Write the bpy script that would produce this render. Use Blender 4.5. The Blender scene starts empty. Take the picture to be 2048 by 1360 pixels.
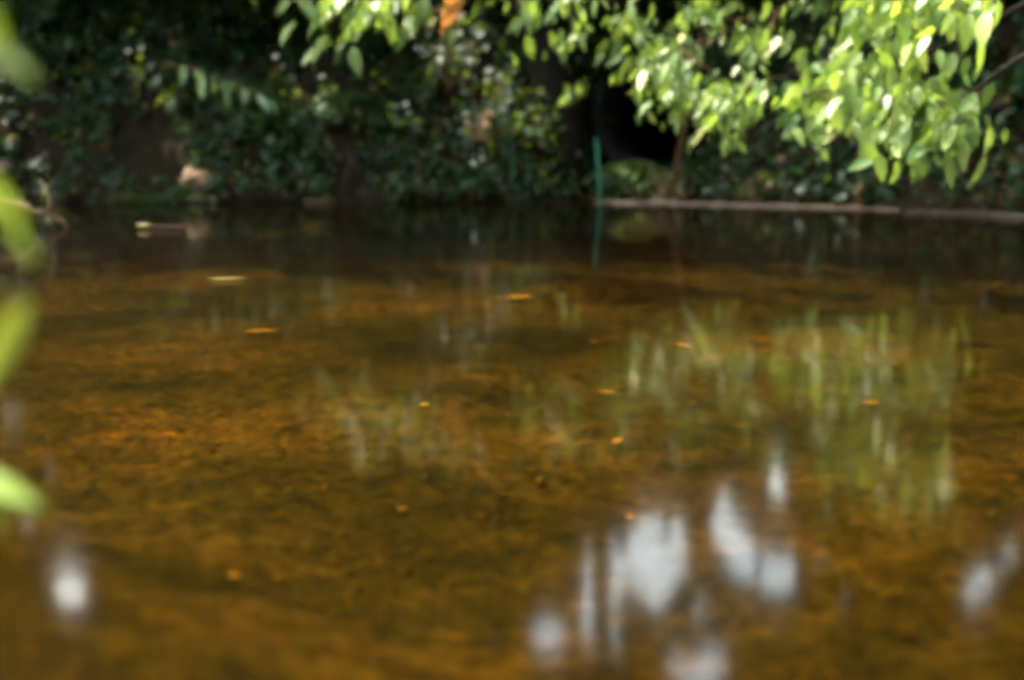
import bpy, math
import numpy as np
from mathutils import Vector, Matrix

# ------------------------------------------------------------------ camera, sky, sun, exposure
SC = bpy.context.scene
COL = SC.collection
F = 2000.0                      # focal length in photo pixels (2048 wide)
CAM_H = 0.60
PITCH = math.atan((680 - 276) / F)
cam_d = bpy.data.cameras.new('camera')
cam = bpy.data.objects.new('camera', cam_d)
COL.objects.link(cam)
cam_d.sensor_width = 36.0
cam_d.lens = 36.0 * F / 2048.0
cam_d.clip_start = 0.02
cam_d.clip_end = 2000
cam.location = (0, 0, CAM_H)
cam.rotation_euler = (math.pi / 2 - PITCH, 0, 0)
cam_d.dof.use_dof = True
cam_d.dof.focus_distance = 3.6
cam_d.dof.aperture_fstop = (cam_d.lens / 1000.0) / 0.042
SC.camera = cam

SUN_EL, SUN_AZ = math.radians(62), math.radians(-62)     # high, from the left
SUN = np.array([math.sin(SUN_AZ) * math.cos(SUN_EL), math.cos(SUN_AZ) * math.cos(SUN_EL), math.sin(SUN_EL)])
world = bpy.data.worlds.new('World')
SC.world = world
world.use_nodes = True
wn = world.node_tree
sky = wn.nodes.new('ShaderNodeTexSky')
sky.sky_type = 'NISHITA'
sky.sun_disc = False
sky.sun_elevation = SUN_EL
sky.sun_rotation = SUN_AZ
sky.air_density = 2.4
sky.dust_density = 7.0
sky.ozone_density = 1.0
bg = wn.nodes['Background']
bg.inputs['Strength'].default_value = 0.15
wn.links.new(sky.outputs[0], bg.inputs['Color'])

sun_d = bpy.data.lights.new('sun', 'SUN')
sun_d.energy = 2.0
sun_d.angle = math.radians(0.55)
sun_d.color = (1.0, 0.94, 0.84)
sun = bpy.data.objects.new('sun', sun_d)
COL.objects.link(sun)
sun.rotation_euler = Vector(SUN).to_track_quat('Z', 'Y').to_euler()

SC.view_settings.view_transform = 'Standard'
SC.view_settings.look = 'None'
SC.view_settings.gamma = 1.0
SC.view_settings.exposure = 3.75
SC.render.engine = 'CYCLES'
SC.cycles.use_denoising = True
SC.cycles.denoising_prefilter = 'ACCURATE'
SC.cycles.denoising_input_passes = 'RGB_ALBEDO'
SC.cycles.max_bounces = 8
SC.cycles.transparent_max_bounces = 8
SC.cycles.filter_width = 5.0
SC.cycles.sample_clamp_indirect = 6.0

RNG = np.random.default_rng(7)

# ------------------------------------------------------------------ helpers
cp, sp = math.cos(PITCH), math.sin(PITCH)


def ray(px, py):
    x, y = (px - 1024) / F, -(py - 680) / F
    return np.array([x, cp + y * sp, -sp + y * cp])


def at(px, py, depth):
    d = ray(px, py)
    return np.array([0, 0, CAM_H]) + d * (depth / d[1])


def atz(px, py, z):
    d = ray(px, py)
    return np.array([0, 0, CAM_H]) + d * ((z - CAM_H) / d[2])


def norm(v):
    v = np.asarray(v, float)
    return v / np.maximum(np.linalg.norm(v, axis=-1, keepdims=True), 1e-9)


def mesh_from(name, verts, faces, mat=None, rnd=None, smooth=True):
    me = bpy.data.meshes.new(name)
    verts = np.asarray(verts, np.float32)
    if isinstance(faces, np.ndarray):
        n, k = faces.shape
        me.vertices.add(len(verts))
        me.vertices.foreach_set('co', verts.ravel())
        me.loops.add(n * k)
        me.loops.foreach_set('vertex_index', faces.astype(np.int32).ravel())
        me.polygons.add(n)
        me.polygons.foreach_set('loop_start', np.arange(0, n * k, k, dtype=np.int32))
        me.update(calc_edges=True)
    else:
        me.from_pydata(verts.tolist(), [], faces)
    me.validate()
    if smooth:
        me.polygons.foreach_set('use_smooth', np.ones(len(me.polygons), bool))
    if rnd is not None:
        a = me.attributes.new('rnd', 'FLOAT', 'POINT')
        a.data.foreach_set('value', np.asarray(rnd, np.float32))
    if mat:
        me.materials.append(mat)
    return me


def link(name, me, parent=None, kind=None):
    o = bpy.data.objects.new(name, me)
    COL.objects.link(o)
    if parent:
        o.parent = parent
    if kind:
        o['kind'] = kind
    return o


def tag(o, label, cat, group=None):
    o['label'] = label
    o['category'] = cat
    if group:
        o['group'] = group
    return o


def thing(name, label, cat, loc, group=None):
    o = link(name, None)
    o.location = [float(c) for c in loc]
    bpy_offsets[o.name] = np.asarray(loc, float)
    return tag(o, label, cat, group)


bpy_offsets = {}


def part(name, verts, faces, mat, root, rnd=None, parent=None, kind=None, smooth=True):
    """verts in world space; stored relative to the root's location"""
    off = bpy_offsets[root.name]
    me = mesh_from(name, np.asarray(verts) - off, faces, mat, rnd, smooth)
    return link(name, me, parent or root, kind)


def solo(name, verts, faces, mat, label, cat, loc, rnd=None, group=None, smooth=True):
    loc = np.asarray(loc, float)
    o = link(name, mesh_from(name, np.asarray(verts) - loc, faces, mat, rnd, smooth))
    o.location = [float(c) for c in loc]
    return tag(o, label, cat, group)


# leaf templates: (length t, side s, lift n); s in half widths
LEAF8 = (np.array([[0, 0, 0], [.30, 0, 0], [.68, 0, 0], [1, 0, 0],
                   [.26, 1, .22], [.64, .80, .2], [.26, -1, .22], [.64, -.80, .2]]),
         [(0, 4, 1), (0, 1, 6), (1, 4, 5), (1, 5, 2), (1, 2, 7), (1, 7, 6), (2, 5, 3), (2, 3, 7)])
LEAF4 = (np.array([[0, 0, 0], [.45, 1, .25], [1, 0, 0], [.45, -1, .25]]), [(0, 2, 1), (0, 3, 2)])


def leaves(pos, axis, nrm, L, W, tmpl=LEAF8, droop=.18, rnd=None, rng=RNG):
    pos = np.asarray(pos, float)
    n = len(pos)
    a = norm(axis)
    b = norm(np.cross(nrm, a))
    nn = np.cross(a, b)
    L = np.broadcast_to(L, n)[:, None, None]
    W = np.broadcast_to(W, n)[:, None, None] * .5
    T, fc = tmpl
    t = T[None, :, 0, None]; s = T[None, :, 1, None]; h = T[None, :, 2, None]
    dr = np.broadcast_to(droop, n)[:, None, None]
    v = pos[:, None] + a[:, None] * (t * L) + b[:, None] * (s * W) + nn[:, None] * (h * W - dr * L * t * t)
    k = len(T)
    fa = np.array(fc)[None] + (np.arange(n) * k)[:, None, None]
    if rnd is None:
        rnd = rng.random(n)
    return v.reshape(-1, 3), fa.reshape(-1, 3), np.repeat(rnd, k)


def tube(pts, radii, sides=6):
    pts = np.asarray(pts, float)
    n = len(pts)
    radii = np.broadcast_to(radii, n)
    tang = norm(np.gradient(pts, axis=0))
    ref = np.array([0.31, 0.77, 0.11]) if abs(tang[0][2]) > .7 else np.array([0.05, .1, 1.])
    u = norm(np.cross(tang, ref)); w = np.cross(tang, u)
    ang = np.linspace(0, 2 * math.pi, sides, endpoint=False)
    v = pts[:, None] + (u[:, None] * np.cos(ang)[None, :, None] + w[:, None] * np.sin(ang)[None, :, None]) * radii[:, None, None]
    fs = []
    for i in range(n - 1):
        for j in range(sides):
            k = (j + 1) % sides
            fs.append((i * sides + j, i * sides + k, (i + 1) * sides + k, (i + 1) * sides + j))
    v = np.concatenate([v.reshape(-1, 3), pts[:1], pts[-1:]])
    c0, c1 = n * sides, n * sides + 1
    for j in range(sides):
        k = (j + 1) % sides
        fs.append((c0, k, j, j)); fs.append((c1, (n - 1) * sides + j, (n - 1) * sides + k, (n - 1) * sides + k))
    fs = [tuple(dict.fromkeys(f)) for f in fs]
    return v, fs


def join(parts):
    vs, fs, o = [], [], 0
    for v, f in parts:
        vs.append(np.asarray(v)); fs += [tuple(int(i) + o for i in q) for q in f]; o += len(v)
    return np.concatenate(vs), fs


def bez(p0, p1, p2, n):
    t = np.linspace(0, 1, n)[:, None]
    return (1 - t) ** 2 * np.asarray(p0) + 2 * t * (1 - t) * np.asarray(p1) + t * t * np.asarray(p2)


def wob(shape, amp, rng=RNG):
    return rng.normal(0, amp, shape)


# ------------------------------------------------------------------ materials
def newmat(name):
    m = bpy.data.materials.new(name)
    m.use_nodes = True
    nt = m.node_tree
    for n in list(nt.nodes):
        nt.nodes.remove(n)
    return m, nt, nt.nodes.new, nt.links.new


def ramp_node(N, stops):
    r = N('ShaderNodeValToRGB')
    e = r.color_ramp.elements
    while len(e) < len(stops):
        e.new(.5)
    for i, (p, c) in enumerate(stops):
        e[i].position = p
        e[i].color = (*c, 1)
    return r


def leaf_mat(name, stops, rough=.45, trans=.35, tcol=(.30, .42, .03), spec=.5):
    m, nt, N, K = newmat(name)
    at_ = N('ShaderNodeAttribute'); at_.attribute_name = 'rnd'
    oi = N('ShaderNodeObjectInfo')
    ad = N('ShaderNodeMath'); ad.operation = 'ADD'
    K(at_.outputs['Fac'], ad.inputs[0])
    ml = N('ShaderNodeMath'); ml.operation = 'MULTIPLY'; ml.inputs[1].default_value = .15
    K(oi.outputs['Random'], ml.inputs[0]); K(ml.outputs[0], ad.inputs[1])
    nz = N('ShaderNodeTexNoise'); nz.inputs['Scale'].default_value = 30
    ad2 = N('ShaderNodeMath'); ad2.operation = 'MULTIPLY_ADD'; ad2.inputs[1].default_value = .3
    K(nz.outputs['Fac'], ad2.inputs[0]); K(ad.outputs[0], ad2.inputs[2])
    sb = N('ShaderNodeMath'); sb.operation = 'SUBTRACT'; sb.inputs[1].default_value = .22
    K(ad2.outputs[0], sb.inputs[0])
    r = ramp_node(N, stops); K(sb.outputs[0], r.inputs[0])
    p = N('ShaderNodeBsdfPrincipled')
    K(r.outputs[0], p.inputs['Base Color'])
    p.inputs['Roughness'].default_value = rough
    p.inputs['Specular IOR Level'].default_value = spec
    t = N('ShaderNodeBsdfTranslucent')
    mx = N('ShaderNodeMix'); mx.data_type = 'RGBA'; mx.blend_type = 'MIX'; mx.inputs[0].default_value = .65
    K(r.outputs[0], mx.inputs[6]); mx.inputs[7].default_value = (*tcol, 1)
    K(mx.outputs[2], t.inputs['Color'])
    ms = N('ShaderNodeMixShader'); ms.inputs[0].default_value = trans
    K(p.outputs[0], ms.inputs[1]); K(t.outputs[0], ms.inputs[2])
    o = N('ShaderNodeOutputMaterial'); K(ms.outputs[0], o.inputs[0])
    return m


def solid_mat(name, stops, scale=6, rough=.8, bump=.3, detail=8, spec=.08, stretch=(1, 1, 1)):
    m, nt, N, K = newmat(name)
    tc = N('ShaderNodeTexCoord'); mp = N('ShaderNodeMapping'); mp.inputs['Scale'].default_value = stretch
    K(tc.outputs['Object'], mp.inputs[0])
    nz = N('ShaderNodeTexNoise'); nz.inputs['Scale'].default_value = scale; nz.inputs['Detail'].default_value = detail
    nz.inputs['Roughness'].default_value = .65
    K(mp.outputs[0], nz.inputs['Vector'])
    r = ramp_node(N, stops); K(nz.outputs['Fac'], r.inputs[0])
    p = N('ShaderNodeBsdfPrincipled'); K(r.outputs[0], p.inputs['Base Color'])
    p.inputs['Roughness'].default_value = rough; p.inputs['Specular IOR Level'].default_value = spec
    b = N('ShaderNodeBump'); b.inputs['Strength'].default_value = bump; b.inputs['Distance'].default_value = .02
    K(nz.outputs['Fac'], b.inputs['Height']); K(b.outputs[0], p.inputs['Normal'])
    o = N('ShaderNodeOutputMaterial'); K(p.outputs[0], o.inputs[0])
    return m


M = {}
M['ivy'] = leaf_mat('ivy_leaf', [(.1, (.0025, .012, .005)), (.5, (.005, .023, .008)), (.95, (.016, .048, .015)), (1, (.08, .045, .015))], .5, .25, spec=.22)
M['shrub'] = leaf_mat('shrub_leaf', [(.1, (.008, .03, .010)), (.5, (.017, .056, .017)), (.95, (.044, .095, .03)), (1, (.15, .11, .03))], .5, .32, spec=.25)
M['pale'] = leaf_mat('pale_leaf', [(.1, (.08, .15, .07)), (.6, (.14, .23, .10)), (1, (.20, .28, .12))], .5, .35)
M['crown'] = leaf_mat('crown_leaf', [(.1, (.025, .06, .015)), (.5, (.045, .10, .02)), (1, (.09, .15, .03))], .45, .32)
M['hang'] = leaf_mat('hanging_leaf', [(.05, (.04, .10, .02)), (.5, (.085, .16, .035)), (.9, (.15, .22, .06)), (1, (.24, .25, .07))], .5, .38, (.28, .42, .04), .4)
M['lime'] = leaf_mat('lime_leaf', [(.1, (.08, .17, .02)), (.6, (.12, .22, .03)), (1, (.17, .27, .04))], .42, .5, (.40, .52, .05))
M['orange'] = leaf_mat('orange_leaf', [(.1, (.35, .14, .03)), (.6, (.45, .20, .05)), (1, (.5, .26, .08))], .5, .4, (.5, .22, .05))
M['sunken'] = leaf_mat('sunken_leaf', [(.1, (.42, .20, .05)), (.6, (.55, .30, .08)), (1, (.62, .42, .14))], .5, .1, (.5, .25, .05))
M['yellow'] = leaf_mat('yellow_leaf', [(.1, (.18, .17, .03)), (1, (.30, .28, .06))], .5, .2, (.5, .45, .05))
M['grass'] = leaf_mat('grass_blade', [(.1, (.04, .09, .03)), (1, (.12, .19, .07))], .4, .3)
M['straw'] = leaf_mat('straw_blade', [(.1, (.20, .13, .06)), (1, (.38, .27, .13))], .6, .3, (.4, .28, .1))
M['bark'] = solid_mat('dark_bark', [(.3, (.006, .005, .004)), (.6, (.016, .013, .010)), (.8, (.03, .026, .018))], 14, .9, .8, stretch=(1, 1, .25))
M['bark_pale'] = solid_mat('pale_bark', [(.3, (.09, .06, .035)), (.7, (.20, .14, .085))], 12, .85, .6, stretch=(1, 1, .25))
M['twig'] = solid_mat('twig_bark', [(.3, (.025, .014, .008)), (.7, (.07, .04, .02))], 20, .8, .4)
M['stem'] = solid_mat('green_stem', [(.3, (.10, .16, .05)), (.7, (.18, .22, .09))], 20, .6, .2)
M['soil'] = solid_mat('bank_soil', [(.35, (.006, .005, .003)), (.6, (.018, .013, .007)), (.8, (.045, .030, .016))], 5, .95, .6)
M['concrete'] = solid_mat('mossy_concrete', [(.25, (.05, .036, .026)), (.5, (.125, .092, .070)), (.75, (.24, .19, .15))], 7, .85, .35)
M['dimmed'] = solid_mat('dimmed_concrete', [(.25, (.012, .010, .008)), (.5, (.035, .029, .025)), (.75, (.075, .065, .058))], 7, .7, .35)  # concrete tone darkened to offset the skylight on the narrow slab
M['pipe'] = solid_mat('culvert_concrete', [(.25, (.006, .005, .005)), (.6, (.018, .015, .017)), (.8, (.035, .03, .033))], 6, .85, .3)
M['rock'] = solid_mat('pale_rock', [(.25, (.08, .055, .04)), (.5, (.17, .125, .09)), (.75, (.26, .20, .15))], 9, .9, .6)
M['clay'] = solid_mat('clay_earth', [(.25, (.10, .06, .035)), (.5, (.22, .14, .09)), (.75, (.36, .25, .17))], 10, .95, .6)
M['stake'] = solid_mat('green_stake', [(.3, (.015, .14, .085)), (.7, (.03, .20, .13))], 12, .45, .1, spec=.5)
M['moss'] = leaf_mat('moss_leaf', [(.1, (.03, .07, .012)), (.6, (.06, .12, .02)), (1, (.12, .17, .04))], .6, .25)
M['pebble'] = solid_mat('bed_pebble', [(.2, (.02, .016, .006)), (.5, (.06, .042, .014)), (.8, (.14, .085, .03))], 3, .7, .2)


def bed_mat():
    m, nt, N, K = newmat('bed_sand')
    tc = N('ShaderNodeTexCoord')
    def noise(scale, detail, st=(1, 1, 1), rough=.6):
        mp = N('ShaderNodeMapping'); mp.inputs['Scale'].default_value = st
        K(tc.outputs['Object'], mp.inputs[0])
        n = N('ShaderNodeTexNoise'); n.inputs['Scale'].default_value = scale
        n.inputs['Detail'].default_value = detail; n.inputs['Roughness'].default_value = rough
        K(mp.outputs[0], n.inputs['Vector'])
        return n
    big = noise(1.1, 6, (.7, 1.2, 1))
    mid = noise(9, 10, (.8, 1, 1), .78)
    fine = noise(34, 6, (.8, 1, 1), .7)
    r1 = ramp_node(N, [(.36, (.014, .013, .006)), (.5, (.048, .036, .013)), (.64, (.090, .060, .020))])
    K(mid.outputs['Fac'], r1.inputs[0])
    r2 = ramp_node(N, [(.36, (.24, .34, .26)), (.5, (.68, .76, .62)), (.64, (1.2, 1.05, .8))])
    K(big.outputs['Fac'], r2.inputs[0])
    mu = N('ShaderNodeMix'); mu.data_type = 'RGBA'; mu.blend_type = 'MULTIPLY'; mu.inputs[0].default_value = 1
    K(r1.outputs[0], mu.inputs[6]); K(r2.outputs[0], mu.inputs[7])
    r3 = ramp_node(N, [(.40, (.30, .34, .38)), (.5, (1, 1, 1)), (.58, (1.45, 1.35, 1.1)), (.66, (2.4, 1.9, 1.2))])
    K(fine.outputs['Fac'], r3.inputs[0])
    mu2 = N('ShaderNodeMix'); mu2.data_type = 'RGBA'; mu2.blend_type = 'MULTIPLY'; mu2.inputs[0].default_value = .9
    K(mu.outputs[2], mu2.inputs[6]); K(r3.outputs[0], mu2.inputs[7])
    p = N('ShaderNodeBsdfPrincipled'); K(mu2.outputs[2], p.inputs['Base Color'])
    p.inputs['Roughness'].default_value = .9; p.inputs['Specular IOR Level'].default_value = .1
    b = N('ShaderNodeBump'); b.inputs['Strength'].default_value = .5; b.inputs['Distance'].default_value = .015
    K(mid.outputs['Fac'], b.inputs['Height']); K(b.outputs[0], p.inputs['Normal'])
    o = N('ShaderNodeOutputMaterial'); K(p.outputs[0], o.inputs[0])
    return m


def water_mat():
    m, nt, N, K = newmat('pond_water')
    tc = N('ShaderNodeTexCoord')
    mp = N('ShaderNodeMapping'); mp.inputs['Scale'].default_value = (.8, 1, 1); mp.inputs['Rotation'].default_value = (0, 0, .10)
    K(tc.outputs['Object'], mp.inputs[0])
    n1 = N('ShaderNodeTexNoise'); n1.inputs['Scale'].default_value = 9; n1.inputs['Detail'].default_value = 3
    K(mp.outputs[0], n1.inputs['Vector'])
    mp2 = N('ShaderNodeMapping'); mp2.inputs['Scale'].default_value = (.6, 1, 1)
    K(tc.outputs['Object'], mp2.inputs[0])
    n2 = N('ShaderNodeTexNoise'); n2.inputs['Scale'].default_value = 1.6; n2.inputs['Detail'].default_value = 1
    K(mp2.outputs[0], n2.inputs['Vector'])
    b1 = N('ShaderNodeBump'); b1.inputs['Strength'].default_value = 1; b1.inputs['Distance'].default_value = .00035
    K(n1.outputs['Fac'], b1.inputs['Height'])
    b2 = N('ShaderNodeBump'); b2.inputs['Strength'].default_value = 1; b2.inputs['Distance'].default_value = .003
    K(n2.outputs['Fac'], b2.inputs['Height']); K(b1.outputs[0], b2.inputs['Normal'])
    fr = N('ShaderNodeFresnel'); fr.inputs['IOR'].default_value = 1.333
    K(b2.outputs[0], fr.inputs['Normal'])
    g = N('ShaderNodeBsdfGlossy'); g.inputs['Roughness'].default_value = .085
    K(b2.outputs[0], g.inputs['Normal'])
    t = N('ShaderNodeBsdfTransparent'); t.inputs['Color'].default_value = (.47, .395, .185, 1)
    ms = N('ShaderNodeMixShader'); K(fr.outputs[0], ms.inputs[0]); K(t.outputs[0], ms.inputs[1]); K(g.outputs[0], ms.inputs[2])
    o = N('ShaderNodeOutputMaterial'); K(ms.outputs[0], o.inputs[0])
    return m


M['bed'] = bed_mat()
M['water'] = water_mat()

# ------------------------------------------------------------------ terrain: bank and pond bed share one height field
OUT = np.array([(-12, 6.3), (-8, 8.4), (-5, 9.25), (-3.5, 9.45), (-2, 9.45), (-.5, 9.6), (.4, 9.65), (.75, 9.85), (1.3, 9.6), (2.0, 9.3),
                (2.8, 8.95), (3.5, 8.3), (4.6, 7.7), (6.2, 6.2), (7.4, 3.5), (6.5, .8), (3, .25), (.4, .22), (-.35, .4), (-.75, .9), (-1.3, 1.35),
                (-3, 1.9), (-7, 2.2), (-11, 3.2)])


def smooth_closed(p, it=2):
    for _ in range(it):
        q = np.roll(p, -1, 0)
        p = np.stack([.75 * p + .25 * q, .25 * p + .75 * q], 1).reshape(-1, 2)
    return p


OUTL = smooth_closed(OUT)


def sdf(P):
    a = OUTL; b = np.roll(OUTL, -1, 0)
    res = np.full(len(P), 1e9); inside = np.zeros(len(P), bool)
    for i in range(len(a)):
        e = b[i] - a[i]; w = P - a[i]
        t = np.clip((w @ e) / (e @ e), 0, 1)
        res = np.minimum(res, np.linalg.norm(w - t[:, None] * e, axis=1))
        c = ((a[i, 1] > P[:, 1]) != (b[i, 1] > P[:, 1]))
        if abs(e[1]) > 1e-9:
            xi = a[i, 0] + (P[:, 1] - a[i, 1]) * e[0] / e[1]
            inside ^= c & (P[:, 0] < xi)
    return np.where(inside, -res, res)


_ph = np.random.default_rng(3).uniform(0, 6.28, (24, 2))
_fr = np.random.default_rng(4).normal(0, 1, (24, 2))


def vnoise(P, s):
    r = 0
    for i in range(24):
        k = s * (1 + .12 * i)
        r = r + np.sin(P[:, 0] * _fr[i, 0] * k + P[:, 1] * _fr[i, 1] * k + _ph[i, 0]) / 24 ** .5
    return r * 1.2


def sstep(x, a, b):
    t = np.clip((x - a) / (b - a), 0, 1)
    return t * t * (3 - 2 * t)


PIPE_XY = at(1296, 232, 10.25)[:2]
PIPE_DIR = norm(np.array([.34, .94]))


def height(P):
    P = np.atleast_2d(np.asarray(P, float))
    s = sdf(P)
    far = sstep(P[:, 1], 4.0, 7.5)
    hb = .30 + 2.5 * far
    z_out = .10 * sstep(s, 0, .12) + hb * (1 - np.exp(-np.maximum(s - .1, 0) / 1.5)) + vnoise(P, 1.9) * .17 * sstep(s, .2, .9) * (.3 + .7 * far)
    z_out = z_out + vnoise(P, 5.) * .025 * sstep(s, .1, .3)
    z_in = -.26 * sstep(-s, 0, 1.1) + (vnoise(P, 1.5) * .016 + vnoise(P, 6.0) * .006) * sstep(-s, .1, 1.0)
    # cutting in which the culvert pipe lies
    w = P - PIPE_XY
    t = w @ PIPE_DIR
    q = np.abs(w[:, 0] * PIPE_DIR[1] - w[:, 1] * PIPE_DIR[0])
    cut = sstep(q, .62, .95) + (1 - sstep(t, -1.3, -.9)) + sstep(t, 2.7, 3.0)
    z_out = np.where(cut < 1, np.minimum(z_out, .20 + cut * 2.9), z_out)
    return np.where(s > 0, z_out, z_in)


def axis_coords(lo, hi, a, b, step, coarse):
    return np.unique(np.concatenate([np.geomspace(1, a - lo + 1, coarse)[::-1] * -1 + 1 + a, np.arange(a, b, step),
                                     np.geomspace(1, hi - b + 1, coarse) - 1 + b]).round(4))


gx = axis_coords(-160, 160, -7.5, 7.5, .075, 26)
gy = axis_coords(-60, 320, -.4, 13, .075, 26)
GX, GY = np.meshgrid(gx, gy)
GP = np.stack([GX.ravel(), GY.ravel()], 1)
GS = sdf(GP)
GZ = height(GP)
nx, ny = len(gx), len(gy)
ii = (np.arange(ny - 1)[:, None] * nx + np.arange(nx - 1)[None]).ravel()
quads = np.stack([ii, ii + 1, ii + nx + 1, ii + nx], 1)
under = (GS[quads] < 0).all(1)


def sub_mesh(name, q, mat):
    used, inv = np.unique(q, return_inverse=True)
    v = np.column_stack([GP[used], GZ[used]])
    return link(name, mesh_from(name, v, inv.reshape(q.shape), mat), kind='structure')


sub_mesh('bank', quads[~under], M['soil'])
sub_mesh('pond_bed', quads[under], M['bed'])

wo = np.array([np.array(p) for p in OUTL])
cen = wo.mean(0)
wo = cen + (wo - cen) * 1.05          # tucked into the bank
wv = np.column_stack([wo, np.zeros(len(wo))])
wme = mesh_from('water', wv, [tuple(reversed(range(len(wv))))], M['water'])
water = link('water', wme, kind='structure')


def ground_at(px, py, d=None, z0=0.0):
    """march the view ray until it meets the terrain"""
    r = ray(px, py); o = np.array([0, 0, CAM_H])
    ts = np.linspace(.3, 30, 3000)
    P = o + ts[:, None] * r
    h = height(P[:, :2])
    hit = np.argmax(P[:, 2] < h + z0)
    return P[hit]


def on_ground(x, y):
    return np.array([x, y, height([(x, y)])[0]])


# ------------------------------------------------------------------ light gaps in the canopy
GAPS = []      # (origin, direction, radius, growth)


def sun_gap(p, r):
    GAPS.append((np.asarray(p, float), SUN, r, 0.0))


def sky_gap(px, py, rx, ry):
    """a gap between crowns whose mirror image lies at this place on the water; ellipse, in photo pixels"""
    d = ray(px, py); d = d * np.array([1, 1, -1])
    GAPS.append((np.array([0, 0, -CAM_H]), d, rx * 1.15 / F, ry * 1.2 / F))


def carve(P, size=0.0, tmin=.5):
    keep = np.ones(len(P), bool)
    for o, d, r, k in GAPS:
        w = P - o
        if k == 0.0:
            t = w @ d
            dist = np.linalg.norm(w - t[:, None] * d, axis=1)
            keep &= ~((t > tmin) & (dist < r + size * .5))
        else:
            y = np.maximum(w[:, 1], .1) / d[1]
            off = w - y[:, None] * d
            q = (off[:, 0] / (r * y)) ** 2 + (off[:, 2] / (k * y)) ** 2
            q = q * (1 + .6 * np.sin(5.3 * P[:, 0] + 2.1 * P[:, 2]) * np.sin(6.1 * P[:, 2] - 1.7 * P[:, 0]))
            keep &= ~((w[:, 1] > 2) & (q < 1.15))
    return keep


for g in [(970, 255, 10.3, .20), (940, 215, 10.4, .10), (1010, 190, 10.4, .12), (740, 295, 10.2, .10), (655, 360, 9.8, .12), (1145, 180, 9.2, .22),
          (395, 345, 9.7, .16), (870, 370, 9.7, .08), (1320, 396, 9.2, .10), (40, 300, 9.2, .22), (400, 185, 8.9, .16), (520, 200, 8.8, .1),
          (510, 185, 9.1, .12), (1060, 250, 9.8, .18), (1090, 290, 9.8, .10), (640, 180, 9.9, .12), (1255, 372, 9.6, .26),
          (120, 430, 7.5, .15)]:
    sun_gap(at(*g[:3]), g[3])
for g in [(1250, 120, 6.8, .55), (1420, 130, 6.7, .55), (1560, 200, 6.4, .5), (1700, 210, 6.0, .45), (1880, 280, 5.4, .45), (1800, 40, 5.2, .5),
          (20, 100, .84, .25), (20, 420, .84, .2), (20, 680, .86, .2), (20, 990, .9, .2), (760, 60, 7.2, .35), (1050, 40, 7.0, .3), (900, 20, 7.2, .2), (1300, 220, 6.8, .25)]:
    sun_gap(at(*g[:3]), g[3])
_g = np.random.default_rng(99)
sun_gap(ground_at(975, 258), .30); [sun_gap(atz(a_, b_, .03), r_) for a_, b_, r_ in ((1320, 400, .10), (1370, 401, .07), (1430, 403, .06), (1490, 404, .07), (1560, 405, .06), (1600, 407, .07), (1650, 409, .10), (1690, 409.5, .10), (1720, 410, .08))]; sun_gap(ground_at(395, 352), .2); sun_gap(ground_at(1060, 270), .2)
for _ in range(14):
    q_ = ground_at(_g.choice([_g.uniform(0, 480), _g.uniform(480, 1120), _g.uniform(560, 1100), _g.uniform(1400, 2040)]), _g.uniform(120, 385))
    sun_gap(q_ + np.array([0, -.12, .08]), _g.uniform(.03, .09))
for g in [(1200, 1180, 45, 95), (1205, 1265, 40, 60), (1290, 1110, 38, 70), (1320, 1160, 35, 60), (1360, 1100, 25, 60), (1440, 1060, 30, 50),
          (1475, 1110, 35, 60), (1520, 1150, 30, 50), (1590, 1150, 55, 40), (1555, 960, 35, 60), (1605, 930, 16, 60), (1100, 1270, 40, 40),
          (1350, 1330, 20, 40), (1410, 1340, 45, 60), (1955, 1180, 35, 45), (2020, 1120, 30, 40), (145, 1180, 42, 42), (140, 1080, 13, 40),
          (105, 945, 12, 24), (55, 1050, 18, 28), (1690, 1200, 20, 30), (1400, 1220, 20, 30), (1780, 1210, 20, 22)]:
    sky_gap(*g)


# ------------------------------------------------------------------ trees behind the far bank
def tree(label, x, y, hgt, rad, nspray, per, seed, bark='bark', trunk_r=.16, leafmat='crown', low=2.0, lean=(0, 0), name='bank_tree',
         lsize=.15, group='trees behind the far bank'):
    rng = np.random.default_rng(seed)
    base = on_ground(x, y) - np.array([0, 0, .08])
    root = thing(name, label, 'tree', base, group)
    top = base + np.array([lean[0], lean[1], hgt * .8])
    tr = bez(base, (base + top) / 2 + np.array([rng.normal(0, .15), rng.normal(0, .15), 0]), top, 9)
    part('trunk', *tube(tr, trunk_r * np.linspace(1.25, .25, 9), 9), M[bark], root)
    c = np.array([x + lean[0] * .7, y + lean[1] * .7, (low + hgt) / 2])
    R = np.array([rad, rad, (hgt - low) / 2])
    u = norm(rng.normal(0, 1, (nspray, 3))) * (rng.random((nspray, 1)) ** .45)
    sc = c + u * R
    limbs = []
    order = rng.permutation(nspray)[:26]
    for i in order:
        k = rng.uniform(.35, .95)
        st = tr[int(k * 8)]
        cl = bez(st, (st + sc[i]) / 2 + np.array([0, 0, .3]), sc[i], 6)
        if limbs and not carve(bez(cl[0], cl[3], cl[5], 20), .05).all():
            continue
        limbs.append(tube(cl, np.linspace(trunk_r * .35, .012, 6), 5))
    part('limbs', *join(limbs), M[bark], root)
    P = np.repeat(sc, per, 0) + rng.normal(0, .26, (nspray * per, 3)) * np.array([1, 1, .7])
    P = P[carve(P, lsize)]
    n = len(P)
    ax = norm(rng.normal(0, 1, (n, 3)) + np.array([0, 0, -.5]))
    nr = norm(rng.normal(0, .7, (n, 3)) + np.array([0, 0, 1]))
    L = lsize * rng.uniform(.7, 1.3, n)
    v, f, r = leaves(P, ax, nr, L, L * .6, LEAF4, .1, rng=rng)
    part('crown', v, f, M[leafmat], root, r, kind='stuff')
    return root


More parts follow.
